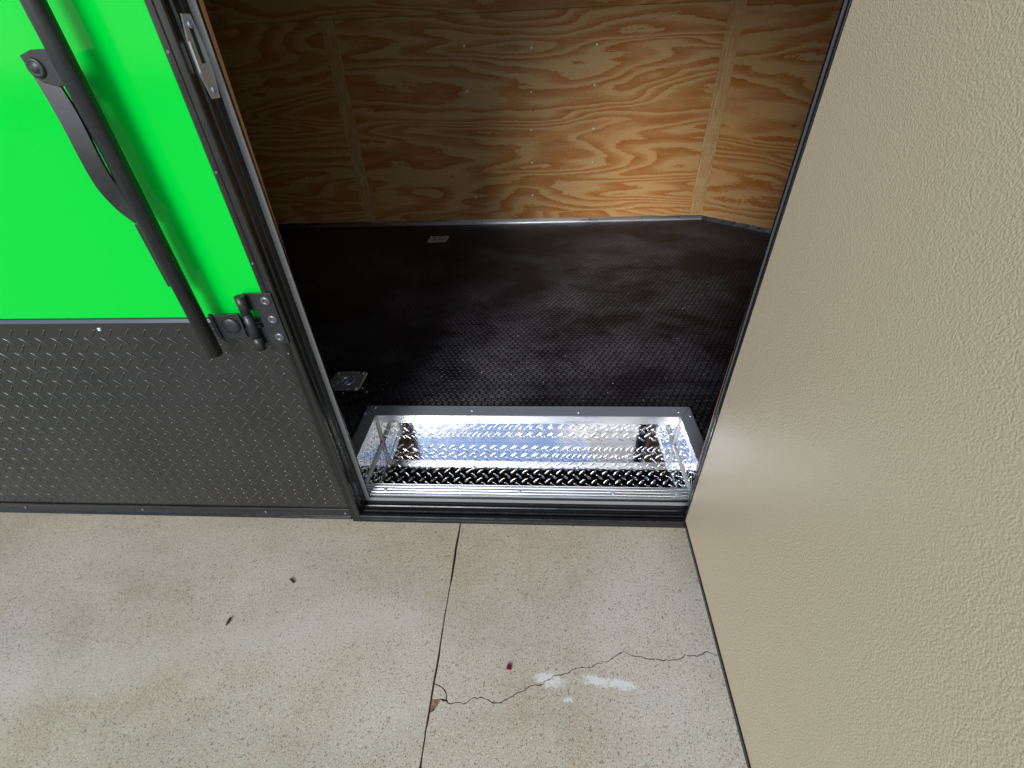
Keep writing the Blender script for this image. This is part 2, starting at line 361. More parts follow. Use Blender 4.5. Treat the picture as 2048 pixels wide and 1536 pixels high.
# ---------------------------------------------------------------- the ground: concrete slabs with open joints and a crack
ground = link('ground', mesh('ground', [(-300, -300, -0.035), (300, -300, -0.035), (300, 300, -0.035), (-300, 300, -0.035)], [(0, 1, 2, 3)]), MT['dirt'], kind='structure', label='concrete apron of large washed slabs under and around the trailer')
XJ, GAP = 0.177, 0.0029
PX = [XJ - 3.2 * k for k in range(6, -7, -1)]
PY = [-13.9 + 3.2 * k for k in range(9)]          # slab rows
def wob(a, b, n, amp, seed):
    a, b = Vector(a), Vector(b); d = (b - a).normalized(); nrm = Vector((-d.y, d.x, 0)); out = []
    for i in range(n):
        t = i / n; p = a.lerp(b, t)
        if 0 < i: p += nrm * noise.noise((p.x * 9 + seed, p.y * 9, seed)) * amp + nrm * noise.noise((p.x * 45 + seed, p.y * 45, seed)) * amp * 0.5
        out.append(p)
    return out
def slab(pts): return link('concrete_slab', prism(pts, (0, 0, -0.03)), MT['concrete'], ground)
# the crack, read off the photograph and laid on the ground
CR = [(303, 463), (330, 465), (352, 462), (386, 472), (410, 490), (440, 483), (470, 481), (500, 487), (522, 470), (540, 456), (600, 455), (635, 468), (670, 483), (700, 482), (740, 466), (800, 425), (838, 414), (880, 385), (940, 380), (975, 352), (1000, 345), (1022, 322), (1065, 319), (1110, 305), (1140, 285), (1200, 279), (1240, 275), (1262, 258), (1280, 250), (1340, 240), (1385, 208), (1420, 185), (1450, 195), (1480, 208), (1530, 214), (1580, 228), (1640, 230), (1690, 238), (1750, 228), (1785, 200), (1830, 210), (1870, 205), (1900, 188), (1930, 190), (1975, 203)]
crk = [un(760 + x / 2.926, 1240 + y / 2.926, 2, 0) for x, y in CR]
for p in crk: p.z = 0
_c = [crk[0]]
for a, b in zip(crk, crk[1:]):
    L_ = (b - a).length; k_ = max(1, int(L_ / 0.006))
    for q in range(1, k_ + 1):
        _c.append(a.lerp(b, q / k_) + (Vector((random.uniform(-0.001, 0.001), random.uniform(-0.0028, 0.0028), 0)) if q < k_ else Vector()))
crk = _c
e = crk[-1]
while e.x < XJ + 3.2 - GAP:
    e = e + Vector((0.05, random.uniform(-0.02, 0.022), 0)); crk.append(Vector(e))
crk[-1].x = XJ + 3.2 - GAP; crk[0].x = XJ + GAP
for i in range(len(PX) - 1):
    for j in range(len(PY) - 1):
        x1, x0 = max(PX[i], PX[i + 1]) - GAP, min(PX[i], PX[i + 1]) + GAP; y0, y1 = PY[j] + GAP, PY[j + 1] - GAP
        near = y0 < -0.4 < y1 and (abs(x1 - XJ) < 0.1 or abs(x0 - XJ) < 0.1)
        if not near: slab([(x0, y0, 0), (x1, y0, 0), (x1, y1, 0), (x0, y1, 0)]); continue
        if abs(x1 - XJ) < 0.1:
            slab([Vector((x0, y0, 0))] + wob((x1, y0, 0), (x1, y1, 0), 160, 0.003, 3.0) + [Vector((x1, y1, 0)), Vector((x0, y1, 0))])
        else:
            w2 = 0.0007
            lo = [p + Vector((0, -w2 - 0.0016 * random.random(), 0)) for p in crk]; up_ = [p + Vector((0, w2 + 0.0014 * random.random(), 0)) for p in crk]
            G = lambda x, y: (lambda q: Vector((max(q.x, XJ + GAP), q.y, 0)))(un(760 + x / 2.926, 1240 + y / 2.926, 2, 0))
            JX = lambda y: Vector((XJ + GAP, G(320, y).y, 0))
            kx = G(392, 472).x
            k0 = next(i for i, q in enumerate(crk) if q.x > kx)
            kc = G(350, 470).x; k1 = next(i for i, q in enumerate(crk) if q.x > kc)
            # a loose corner fragment above the crack, a brown spall below it
            loop = [JX(368), G(352, 383), G(366, 392), G(379, 405), G(389, 425), G(392, 445), G(391, 462)]
            slab([JX(376), G(350, 390), G(363, 399), G(373, 411), G(383, 428), G(386, 446), G(384, 463), G(370, 458), G(352, 455), G(330, 458), JX(456)])
            chip = [JX(548), G(318, 528), G(327, 512), G(338, 500), G(343, 484), G(352, 474)]
            link('spall_bed', prism([q + Vector((0, 0, z)) for q, z in ((JX(556) + Vector((-0.0015, 0, 0)), -0.006), (G(350, 505), -0.0035), (G(366, 462), -0.003), (JX(450) + Vector((-0.0015, 0, 0)), -0.005))], (0, 0, -0.015)), MT['spall'], ground)
            left_dn = wob((x0, y0, 0), chip[0], 60, 0.0042, 9.0)
            slab([Vector((x1, y0, 0)), Vector((x1, lo[-1].y, 0))] + lo[k1:-1][::-1] + chip[::-1][:-1] + [chip[0]] + left_dn[::-1])
            slab(loop + up_[k0:-1] + [Vector((x1, up_[-1].y, 0)), Vector((x1, y1, 0)), Vector((x0, y1, 0))] + wob((x0, y1, 0), loop[0], 70, 0.0042, 5.0)[1:])

# small litter on the slab
g = un(1018, 1335, 2, 0)
link('plastic_chip', prism([g + Vector(q) for q in ((-0.007, -0.006, 0.001), (0.006, -0.007, 0.001), (0.007, 0.005, 0.001), (0.001, 0.007, 0.001), (-0.006, 0.005, 0.001))], (0.0015, 0, 0.004), 0.0006), MT['red'], label='tiny red plastic chip lying on the concrete near the crack', category='debris')
for (a, b, rr, lab) in (((452, 1250), (461, 1235), 0.0035, 'short dark twig lying on the open concrete slab'), ((580, 1158), (588, 1166), 0.0028, 'tiny brown bark stub lying on the concrete near the trailer skirt')):
    p, q = un(*a, 2, rr), un(*b, 2, rr)
    link('twig', tube([p, p.lerp(q, 0.35) + Vector((0.001, 0.0006, 0)), p.lerp(q, 0.7), q], [rr * 0.8, rr, rr * 0.95, rr * 0.7], 8), MT['twig'], label=lab, category='twig')

# ================================================================= the trailer
T = bpy.data.objects.new('cargo_trailer', None); COL.objects.link(T)
T['label'] = 'bright green enclosed cargo trailer with black trim and its side door open'; T['category'] = 'trailer'
def part(name, me, mat, parent=None, **k):
    me.transform(Matrix.Translation((0, 0, Z0))); return link(name, me, MT[mat], parent or T, **k)
def scr(parent, x, y, z, **k): return screw(parent, (x, y, z + Z0), **k)

W, H = 0.86, 1.86                        # clear doorway
D, XC, NA = 2.036, 1.4376, R(42.33)      # inner width, start of the V nose, nose angle
XL, FZ, CZ = -4.4, 0.108, 2.07           # rear end, floor level, ceiling
SK = -0.048                              # outer skin plane
NL = (D / 2 + 0.02) / math.sin(NA)       # nose wall length
AP = XC + D / 2 / math.tan(NA)
grid = lambda v: None

# --- door frame: one extrusion profile, mitred round the opening
prof = [(0, 0.004), (0, 0), (0.0125, 0), (0.0125, -0.012), (0.0105, -0.014), (0.0105, -0.019), (0.0125, -0.021), (0.0125, -0.034), (0.0165, -0.036), (0.0165, -0.042), (0.0125, -0.044),
        (0.0125, -0.0525), (0.0145, -0.0550), (0.0190, -0.0550), (0.0205, -0.0530), (0.0255, -0.0530), (0.0270, -0.0550), (0.0350, -0.0552), (0.0380, -0.0525), (0.0380, -0.0480), (0.024, -0.0480), (0.024, 0.004)]
def frame_side(pr, a, b):
    cor = lambda q, o: {'bl': (-o, 0 - o), 'br': (W + o, 0 - o), 'tr': (W + o, H + o), 'tl': (-o, H + o)}[q]
    vs = [(cor(q, o)[0], y, cor(q, o)[1]) for q in (a, b) for o, y in pr]
    n = len(pr); fs = [(i, (i + 1) % n, n + (i + 1) % n, n + i) for i in range(n)] + [tuple(range(n)), tuple(range(n, 2 * n))]
    return mesh('frame', vs, fs)
stop = [(0.0005, -0.0022), (0.0120, -0.0022), (0.0120, -0.0004), (0.0005, -0.0004)]
FR = {}
for nm, a, b in (('door_jamb', 'bl', 'tl'), ('door_sill', 'bl', 'br'), ('door_jamb', 'br', 'tr'), ('door_header', 'tl', 'tr')):
    f = part(nm, frame_side(prof, a, b), 'black' if 'jamb' in nm else 'blackh'); FR[a + b] = f
    part('stop_strip', frame_side(stop, a, b), 'stop', f)
jl = FR['bltl']
# screws down the outer face of the jamb, read off the photograph
for q in ((345, 104), (441, 345), (512, 527), (573, 680), (585, 707)):
    p = un(*q, 1, -0.0545); screw(jl, (-0.031, -0.0548, p.z), r=0.0026, mat='screw_dark')

# --- near side wall
part('wall_core', box(XL, -0.0245, -0.0455, 0.0035, -0.02, CZ), 'black')
part('wall_core', box(W + 0.0245, XC + 0.02, -0.0455, 0.0035, -0.02, CZ), 'black')
part('wall_core', box(-0.0240, W + 0.0240, -0.0455, 0.0030, H + 0.0245, CZ), 'black')
GZ = 0.583
part('side_panel', box(XL, -0.034, SK, -0.0458, GZ, CZ, 0.0008), 'green', label='glossy bright green outer skin left of the doorway')
part('side_panel', box(W + 0.034, XC + 0.018, SK, -0.0458, GZ, CZ, 0.0008), 'green')
part('side_panel', box(-0.0335, W + 0.0335, SK, -0.0458, H + 0.032, CZ, 0.0008), 'green')
for (x0, x1) in ((XL, -0.034), (W + 0.034, XC + 0.018)):
    gd = part('stone_guard', box(x0, x1, SK - 0.0008, -0.0459, -0.006, GZ - 0.0015), 'plate', label='charcoal diamond tread plate skirt with smudged gloss')
    vis0 = max(x0, -2.6)
    me = lug_field(vis0, x1, 0.004, GZ - 0.006, 0.0352, lambda u, v, h: (u, SK - 0.0008 - h, v), L=0.0285, Wd=0.0048, H=0.0016, u0=(-0.6144 - vis0) % 0.0352, v0=(0.5357 - 0.004) % 0.0352)
    part('tread_lugs', me, 'lug', gd, kind='stuff')
    # rail along the top of the skirt and trim along its bottom edge
    tr = part('trim_rail', prism([(x0, SK - 0.0012, GZ - 0.006), (x0, SK - 0.0062, GZ - 0.006), (x0, SK - 0.0074, GZ - 0.0035), (x0, SK - 0.0040, GZ + 0.0032), (x0, SK - 0.0005, GZ + 0.0045)], (x1 - x0 - 0.002, 0, 0), 0.0004), 'rail')
    bt = part('bottom_trim', prism([(x0, SK - 0.0015, 0.012), (x0, SK - 0.0045, 0.0125), (x0, SK - 0.0060, 0.009), (x0, SK - 0.0052, 0.005), (x0, SK - 0.0060, -0.014), (x0, SK - 0.0100, -0.017), (x0, SK - 0.0105, -0.022), (x0, SK - 0.0070, -0.0255), (x0, SK + 0.02, -0.0265), (x0, SK + 0.02, -0.008), (x0, SK - 0.0010, -0.0075)], (x1 - x0 - 0.003, 0, 0), 0.0004), 'blackh')
    if x1 < 0:
        for q in ((200, 658),): p = un(*q, 1, SK); screw(gd, (p.x, SK - 0.0012, p.z), r=0.0045)
        for px, py in ((43, 1007), (283, 1016), (532, 1024), (692, 1030)):
            p = un(px, py, 1, SK - 0.006); scr(bt, p.x, SK - 0.0055, -0.003, r=0.0042, mat='screw_dark')
# inner plywood liner; its cut edge shows beside the jamb
def liner(x0, x1a, x1b):
    a = [(x0, 0.0045, FZ), (x1a, 0.0045, FZ), (x1b, 0.0045, CZ), (x0, 0.0045, CZ)]
    return prism(a, (0, 0.0135, 0))
part('wall_liner', liner(XL, -0.018, 0.0165), 'edge')
part('wall_liner', liner(XC, W + 0.0045, W + 0.0145), 'edge')

# --- zinc strike plate in the jamb reveal
XR = -0.0125
def rp(y, z, x=XR): return (x, y, z)
zt, zb = un(372, 28, 0, XR).z - Z0, un(433, 196, 0, XR).z - Z0
ya, yb = -0.0335, -0.0105
mid = [(ya + 0.004, zb), (yb, zb), (yb, zb + 0.030), (yb + 0.0065, zb + 0.036), (yb + 0.0065, zt - 0.036), (yb, zt - 0.030), (yb, zt), (ya + 0.004, zt), (ya + 0.004, zt - 0.022), (ya - 0.004, zt - 0.028), (ya - 0.004, zb + 0.028), (ya + 0.004, zb + 0.022)]
sy0, sy1, sz0, sz1 = -0.0245, -0.0125, zb + 0.042, zb + 0.040 + (zt - zb) * 0.50
def strike():
    vs, fs = [], []
    out = [(ya + 0.004, zb), (yb, zb), (yb + 0.0065, zb + 0.034), (yb + 0.0065, zt - 0.034), (yb, zt), (ya + 0.004, zt), (ya - 0.004, zt - 0.030), (ya - 0.004, zb + 0.030)]
    inn = [(sy0, sz0), (sy1, sz0), (sy1, sz0 + 0.002), (sy1, sz1 - 0.002), (sy1, sz1), (sy0, sz1), (sy0, sz1 - 0.002), (sy0, sz0 + 0.002)]
    n = 8
    for x in (XR + 0.0012, XR + 0.0032):
        for y, z in out: vs.append((x, y, z))
        for y, z in inn: vs.append((x, y, z))
    for i in range(n):
        k = (i + 1) % n
        fs += [(i, k, n + k, n + i), (2 * n + i, 2 * n + k, 3 * n + k, 3 * n + i), (i, k, 2 * n + k, 2 * n + i), (n + i, n + k, 3 * n + k, 3 * n + i)]
    return mesh('strike', vs, fs)
sp_ = part('strike_plate', strike(), 'zincm', label='zinc plated latch strike with a tall slot')
part('bent_lip', prism([(XR + 0.0033, ya - 0.004, zb + 0.030), (XR + 0.0033, ya - 0.004, zt - 0.030), (XR + 0.0033, ya - 0.0055, zt - 0.032), (XR + 0.0033, ya - 0.0055, zb + 0.032)], (0.0035, -0.001, 0)), 'zincm', sp_)
part('slot_shadow', box(XR + 0.0002, XR + 0.0008, sy0 - 0.001, sy1 + 0.001, sz0, sz1), 'rubber', sp_)  # thin black sheet behind the slot, standing in for the shade inside it
for z in (zb + 0.011, zt - 0.011): scr(sp_, XR + 0.0032, (ya + yb) / 2 + 0.002, z, r=0.0048, axis='X')

# --- folding lock bar on the left of the doorway
YB = -0.088
def P2(px, py, y=YB): q = un(px, py, 1, y); return Vector((q.x, y, q.z))
tx, tyr = -0.1535, 0.0132
lb = link('lock_bar', tube([(tx, YB, un(430, 709, 1, YB).z), (tx, YB, 2.05)], tyr, 24), MT['steel'], T, label='long black steel lock bar standing beside the doorway')
pl = prism([P2(38, 111, -0.094), P2(60, 99, -0.094), P2(92, 97, -0.094), P2(104, 120, -0.094), P2(133, 170, -0.094), P2(118, 174, -0.094), P2(88, 166, -0.094), P2(66, 152, -0.094)], (0, 0.004, 0), 0.0008)
link('pivot_plate', pl, MT['steel'], lb)
c = P2(72, 136, -0.0945)
link('rivet', lathe([(0.0115, 0.0), (0.011, 0.002), (0.008, 0.0026), (0.0065, 0.0015), (0.0055, 0.0030), (0.002, 0.0036)], 20, 'Y'), MT['steel'], lb, c)
# handle strap: bows away from the tube and comes back to it
so_ = [(66, 152), (102, 212), (133, 268), (158, 316), (192, 374), (232, 418), (270, 447)]
si_ = [(120, 172), (150, 220), (172, 262), (200, 318), (226, 362), (250, 385), (284, 447)]
yo = [-0.0905, -0.096, -0.101, -0.103, -0.100, -0.094, -0.090]
def cat(seq, n=5):
    out = []
    for i in range(len(seq) - 1):
        p0, p1, p2, p3 = seq[max(i - 1, 0)], seq[i], seq[i + 1], seq[min(i + 2, len(seq) - 1)]
        for k in range(n):
            t = k / n; out.append(tuple(0.5 * ((2 * b_) + (c_ - a_) * t + (2 * a_ - 5 * b_ + 4 * c_ - d_) * t * t + (3 * b_ - a_ - 3 * c_ + d_) * t ** 3) for a_, b_, c_, d_ in zip(p0, p1, p2, p3)))
    return out + [tuple(seq[-1])]
so_, si_, yo = cat(so_), cat(si_), [q[0] for q in cat([(y,) for y in yo])]
vs, fs = [], []
for (a, b, y) in zip(so_, si_, yo):
    A, B = P2(*a, y), P2(*b, y)
    for q in (A, B): vs.append(q)
    for q in (A, B): vs.append(q + Vector((0, 0.004, 0)))
for i in range(len(yo) - 1):
    k = 4 * i; n = k + 4
    fs += [(k, k + 1, n + 1, n), (k + 2, k + 3, n + 3, n + 2), (k, k + 2, n + 2, n), (k + 1, k + 3, n + 3, n + 1)]
e_ = 4 * (len(yo) - 1); fs += [(0, 1, 3, 2), (e_, e_ + 1, e_ + 3, e_ + 2)]
sm_ = mesh('strap', vs, fs, True); sm_.set_sharp_from_angle(angle=R(35)); link('handle_strap', sm_, MT['steel'], lb)
link('backing_plate', prism([P2(268, 449, -0.087), P2(286, 449, -0.087), P2(352, 573, -0.087), P2(336, 574, -0.087)], (0, 0.005, 0), 0.0006), MT['steel'], lb)
# hinge at the foot of the bar
z1 = -0.0
yh = -0.074
hp = lambda x, y, yy=yh: P2(400 + x / 8.533, 560 + y / 8.533, yy)
link('swivel_plate', prism([hp(150, 620), hp(640, 580), hp(820, 985), hp(370, 1010)], (0, 0.005, 0), 0.0008), MT['steel'], lb)
link('weld_flange', prism([hp(118, 600, -0.079), hp(180, 620, -0.079), hp(385, 1012, -0.079), hp(335, 1020, -0.079)], (0, 0.008, 0), 0.001), MT['steel'], lb)
link('rivet', lathe([(0.0165, 0.0), (0.016, 0.0035), (0.0125, 0.0055), (0.004, 0.0062)], 24, 'Y'), MT['steel'], lb, hp(540, 770, yh))
a, b = hp(580, 300, -0.073), hp(905, 1215, -0.073); kx = 0.5 * (a.x + b.x) + 0.011
zk = [un(*(400 + 600 / 8.533, 560 + q / 8.533), 1, -0.073).z for q in (300, 590, 990, 1200)]
for i, (u0_, u1_) in enumerate(((zk[0], zk[1] + 0.0012), (zk[1] - 0.0012, zk[2] + 0.0012), (zk[2] - 0.0012, zk[3]))):
    link('hinge_knuckle', tube([(kx, -0.068, u0_), (kx, -0.068, u1_)], 0.0090, 20), MT['steel'], lb)
hx0, hx1 = kx, -0.0185
hz0, hz1 = hp(1440, 1085, -0.06).z, hp(1090, 235, -0.06).z
yl = -0.0590
vs2 = [(hx0, yl, hz0), (hx1, yl, hz0), (hx1, yl, hz1), (hx0, yl, hz1), (hx0, yl, hz1 - 0.032), (hx0 + 0.017, yl, hz1 - 0.036), (hx0 + 0.017, yl, hz0 + 0.036), (hx0, yl, hz0 + 0.032)]
hl = link('hinge_leaf', prism([Vector(v) for v in vs2], (0, 0.0042, 0), 0.0006), MT['steel'], lb)
for t in (0.14, 0.5, 0.86):
    screw(lb, (hx1 - 0.0135, yl, hz0 + (hz1 - hz0) * t), r=0.0098, mat='screw_dark', h=0.0042)
# keepers higher up the bar, above the picture
for z in (1.55, 1.95): link('bar_bracket', box(tx - 0.025, tx + 0.025, YB + 0.010, SK - 0.0005, z + Z0 - 0.25, z + Z0 - 0.21, 0.002), MT['steel'], lb)

# --- far wall: plywood sheets, battens, metal base angle
uvx = lambda c: (c.x, c.z)
ZS = 1.119
def ply(x0, x1, z0, z1, seed, mat='ply', y0=D, t=0.012):
    return part('plywood_sheet', box(x0, x1, y0, y0 + t, z0, z1, 0.0006, uvx), mat, seed=seed)
ply(-0.5835, XC, FZ, ZS - 0.0008, 1.37)
ply(-3.02, -0.5850, FZ, ZS - 0.0008, 5.21)
ply(XL, -3.0215, FZ, ZS - 0.0008, 7.4)
ply(-1.10, XC, ZS + 0.0008, CZ, 9.13); ply(XL, -1.1015, ZS + 0.0008, CZ, 3.3)
def batten(x0, x1, seed, y0=D - 0.009):
    return part('batten', box(x0, x1, y0, D - 0.0004, FZ + 0.026, ZS - 0.001, 0.0008, lambda c: (c.x, c.z)), 'batten', seed=seed)
batten(-0.622, -0.553, 2.2); batten(-3.06, -2.99, 4.1)
b = part('batten', box(1.366, XC + 0.003, D - 0.009, D - 0.0004, FZ + 0.026, CZ, 0.0008, uvx), 'batten', seed=6.4)
part('base_board', box(XL, 1.364, D - 0.0025, D - 0.0003, FZ + 0.026, FZ + 0.066, 0.0003, uvx), 'ply', seed=11.7)
back = [o for o in T.children if o.name == 'plywood_sheet'][0]
for q in ((928, 92), (1063, 95), (1194, 89), (934, 183), (1062, 184), (1189, 170), (1062, 260), (1187, 257), (1064, 325), (1185, 325), (1065, 390), (952, 394), (615, 356)):
    p = un(*q, 1, D); screw(back, (p.x, D - 0.0002, p.z), r=0.0058, mat='zincm')
def angle_strip(name, x0, x1, parent=None):
    return prism([(x0, D - 0.0030, FZ + 0.026), (x0, D - 0.0055, FZ + 0.026), (x0, D - 0.0058, FZ + 0.005), (x0, D - 0.018, FZ + 0.003), (x0, D - 0.018, FZ + 0.0006), (x0, D - 0.003, FZ + 0.0006)], (x1 - x0, 0, 0))
ba = part('base_angle', angle_strip('base_angle', XL, XC + 0.004), 'angle', label='narrow aluminium angle along the foot of the plywood wall')
for px in (615, 740, 858, 965, 1070, 1179, 1282, 1355):
    p = un(px, 444, 1, D); scr(ba, p.x, D - 0.0058, FZ + 0.016, r=0.0042, mat='screw_dark')
# V nose, both halves
def nose(y_base, sgn, name, z0, z1, t0, t1, mat, l0=0.0, l1=NL, seed=0.0, bev=0.0, label=None):
    d = Vector((math.cos(NA), sgn * math.sin(NA), 0)); n = Vector((sgn * math.sin(NA) * -1, math.cos(NA), 0)) * (-sgn)
    b0 = Vector((XC, y_base, 0))
    def Q(l, t): return b0 + d * l + n * t
    a = [Q(l0, t0), Q(l1, t0), Q(l1, t1), Q(l0, t1)]
    me = prism([Vector((p.x, p.y, z0)) for p in a], (0, 0, z1 - z0), bev, lambda c: ((Vector((c.x, c.y, 0)) - b0).dot(d), c.z))
    o = part(name, me, mat)
    o['seed'] = seed
    if label: o['label'] = label
    return o
nose(D, -1, 'plywood_sheet', FZ, CZ, 0.0, 0.012, 'ply', seed=14.9)
na = nose(D, -1, 'base_angle', FZ + 0.0006, FZ + 0.026, -0.0055, -0.0003, 'angle')
for l in (0.03, 0.19, 0.5, 0.8):
    p = Vector((XC, D, 0)) + Vector((math.cos(NA), -math.sin(NA), 0)) * l
    scr(na, p.x - 0.0040, p.y - 0.0043, FZ + 0.015, r=0.0042, mat='screw_dark')
nose(D, -1, 'nose_wall', -0.02, CZ, 0.013, 0.055, 'green', 0.02, NL + 0.03)
nose(0.0, 1, 'plywood_sheet', FZ, CZ, 0.0, 0.012, 'ply', seed=17.7)
nose(0.0, 1, 'nose_wall', -0.02, CZ, 0.013, 0.055, 'green', 0.03, NL + 0.03)
# outer far wall, rear doors, roof, chassis
part('wall_core', box(XL, XC + 0.02, D + 0.013, D + 0.060, -0.02, CZ), 'green')
part('rear_wall', box(XL - 0.05, XL - 0.0005, SK, D + 0.060, -0.02, CZ), 'green')
rf = [(XL - 0.06, SK - 0.01), (XC + 0.02, SK - 0.01), (AP + 0.10, D / 2), (XC + 0.02, D + 0.07), (XL - 0.06, D + 0.07)]
part('roof', prism([(x, y, CZ + 0.0006) for x, y in rf], (0, 0, 0.05), 0.01), 'stop')
ch_ = [(XL, 0.03), (XC, 0.03), (AP - 0.06, D / 2), (XC, D - 0.03), (XL, D - 0.03)]
part('chassis', prism([(x, y, -0.105) for x, y in ch_], (0, 0, 0.075)), 'steel')

# --- floor with a well for the step and pits for the lashing rings
YS, X0, X1 = 0.217, -0.0250, 0.877
RG = [(-0.172, 0.392), (-0.116, 1.762)]
PR = 0.036
xs = sorted({XL, X0 - 0.002, X1 + 0.002, XC} | {r[0] - PR for r in RG} | {r[0] + PR for r in RG})
ys = sorted({0.0045, YS + 0.002, D} | {r[1] - PR for r in RG} | {r[1] + PR for r in RG})
vs, fs = [], []
for i in range(len(xs) - 1):
    for j in range(len(ys) - 1):
        cx, cy = (xs[i] + xs[i + 1]) / 2, (ys[j] + ys[j + 1]) / 2
        if (X0 - 0.002 < cx < X1 + 0.002 and cy < YS + 0.002) or any(abs(cx - r[0]) < PR and abs(cy - r[1]) < PR for r in RG): continue
        b = len(vs); vs += [(xs[i], ys[j], FZ), (xs[i + 1], ys[j], FZ), (xs[i + 1], ys[j + 1], FZ), (xs[i], ys[j + 1], FZ)]; fs.append((b, b + 1, b + 2, b + 3))
b = len(vs); vs += [(XC, 0.0045, FZ), (XC, D, FZ), (AP, D / 2, FZ)]; fs.append((b, b + 1, b + 2))
fl = part('floor_mat', mesh('floor', vs, fs), 'floor', label='black rubber floor covered with small raised coins, dusty and scuffed')
cp = 0.0200; rc = 0.0088
cv = []; N = 10
for r, z in ((rc, 0.0), (rc * 0.92, 0.0011), (rc * 0.70, 0.0012), (rc * 0.60, 0.0007)):
    cv += [(r * math.cos(2 * math.pi * k / N), r * math.sin(2 * math.pi * k / N), z) for k in range(N)]
cf = [(i + N * q, (i + 1) % N + N * q, (i + 1) % N + N * (q + 1), i + N * (q + 1)) for q in range(3) for i in range(N)] + [tuple(range(3 * N, 4 * N))]
vs, fs = [], []
j = 0; y = 0.02
while y < D - 0.025:
    x = -1.15 + (cp / 2 if j % 2 else 0)
    while x < AP:
        inwell = X0 - 0.042 < x < X1 + 0.042 and y < YS + 0.054
        ring = any(abs(x - r[0]) < 0.066 and abs(y - r[1]) < 0.062 for r in RG)
        lim = D - 0.03 - max(0, x - XC) * math.tan(NA); lim0 = 0.02 + max(0, x - XC) * math.tan(NA)
        if not inwell and not ring and lim0 < y < lim:
            b = len(vs); vs += [(x + q[0], y + q[1], FZ + q[2]) for q in cv]; fs += [tuple(q + b for q in f) for f in cf]
        x += cp
    y += cp * math.sqrt(3) / 2; j += 1
me = bpy.data.meshes.new('coins'); me.from_pydata(vs, [], fs); me.update()
part('raised_coins', me, 'coin', fl, kind='stuff')
# sawdust crumbs
vs, fs = [], []
for i in range(70):
    x, y = random.uniform(-0.15, 1.1), 0.29 + random.random() ** 1.6 * 1.2; s = random.uniform(0.0007, 0.0017)
    if i < 18: x, y = random.gauss(-0.09, 0.035), random.gauss(0.33, 0.03)
    if i < 3: s = 0.0034
    b = len(vs); a = random.random() * 3
    for q in ((-1.6, -0.6, 0), (1.5, -0.7, 0), (0.2, 1.0, 0), (0.1, 0.1, 0.9)):
        vs.append((x + s * (q[0] * math.cos(a) - q[1] * math.sin(a)), y + s * (q[0] * math.sin(a) + q[1] * math.cos(a)), FZ + 0.0011 + s * q[2]))
    fs += [(b, b + 1, b + 2), (b, b + 1, b + 3), (b + 1, b + 2, b + 3), (b + 2, b, b + 3)]
me = mesh('crumbs', vs, fs); me.transform(Matrix.Translation((0, 0, Z0)))
link('wood_crumbs', me, MT['crumb'], kind='stuff', label='pale sawdust crumbs scattered over the black coin floor', category='crumbs')

# lashing rings: rounded plate with a dished pan, a swinging ring and four screws
def rounded(cx, cy, hx, hy, r, n=5):
    out = []
    for (sx, sy, a0) in ((1, 1, 0), (-1, 1, 90), (-1, -1, 180), (1, -1, 270)):
        for k in range(n): a = R(a0 + 90 * k / (n - 1)); out.append((cx + sx * (hx - r) + r * math.cos(a), cy + sy * (hy - r) + r * math.sin(a)))
    return out
def lashing(cx, cy):
    o2 = rounded(cx, cy, 0.056, 0.052, 0.012); n = len(o2)
    def dirc(i, r):
        a = math.atan2(o2[i][1] - cy, o2[i][0] - cx); return (cx + r * math.cos(a), cy + r * math.sin(a))
    vs, fs = [], []
    rings = [[(p[0], p[1], FZ + 0.0004) for p in o2], [(cx + (p[0] - cx) * .97, cy + (p[1] - cy) * .97, FZ + 0.0028) for p in o2]]
    for r, z in ((0.036, 0.0030), (0.0335, 0.0018), (0.030, -0.006), (0.022, -0.010), (0.017, -0.0085), (0.012, -0.0105)):
        rings.append([(*dirc(i, r), FZ + z) for i in range(n)])
    for q in rings: vs += q
    for k in range(len(rings) - 1):
        for i in range(n): fs.append((k * n + i, k * n + (i + 1) % n, (k + 1) * n + (i + 1) % n, (k + 1) * n + i))
    fs.append(tuple(range((len(rings) - 1) * n, len(rings) * n)))
    lm_ = mesh('lash', vs, fs, True); lm_.set_sharp_from_angle(angle=R(24))
    pm = part('lashing_plate', lm_, 'zinc', label='recessed zinc lashing plate with a swinging ring')
    pts = [(cx + 0.022 * math.cos(R(a)), cy + 0.022 * math.sin(R(a)), FZ + 0.0005) for a in range(-150, 151, 20)]
    part('ring', tube(pts, 0.0042, 8), 'zinc', pm)
    part('ring_clip', box(cx - 0.031, cx - 0.014, cy - 0.013, cy + 0.013, FZ - 0.002, FZ + 0.0045, 0.0012), 'zinc', pm)
    for sx in (-1, 1):
        for sy in (-1, 1): scr(pm, cx + sx * 0.043, cy + sy * 0.040, FZ + 0.0028, r=0.0056, axis='Z')
for r in RG: lashing(*r)

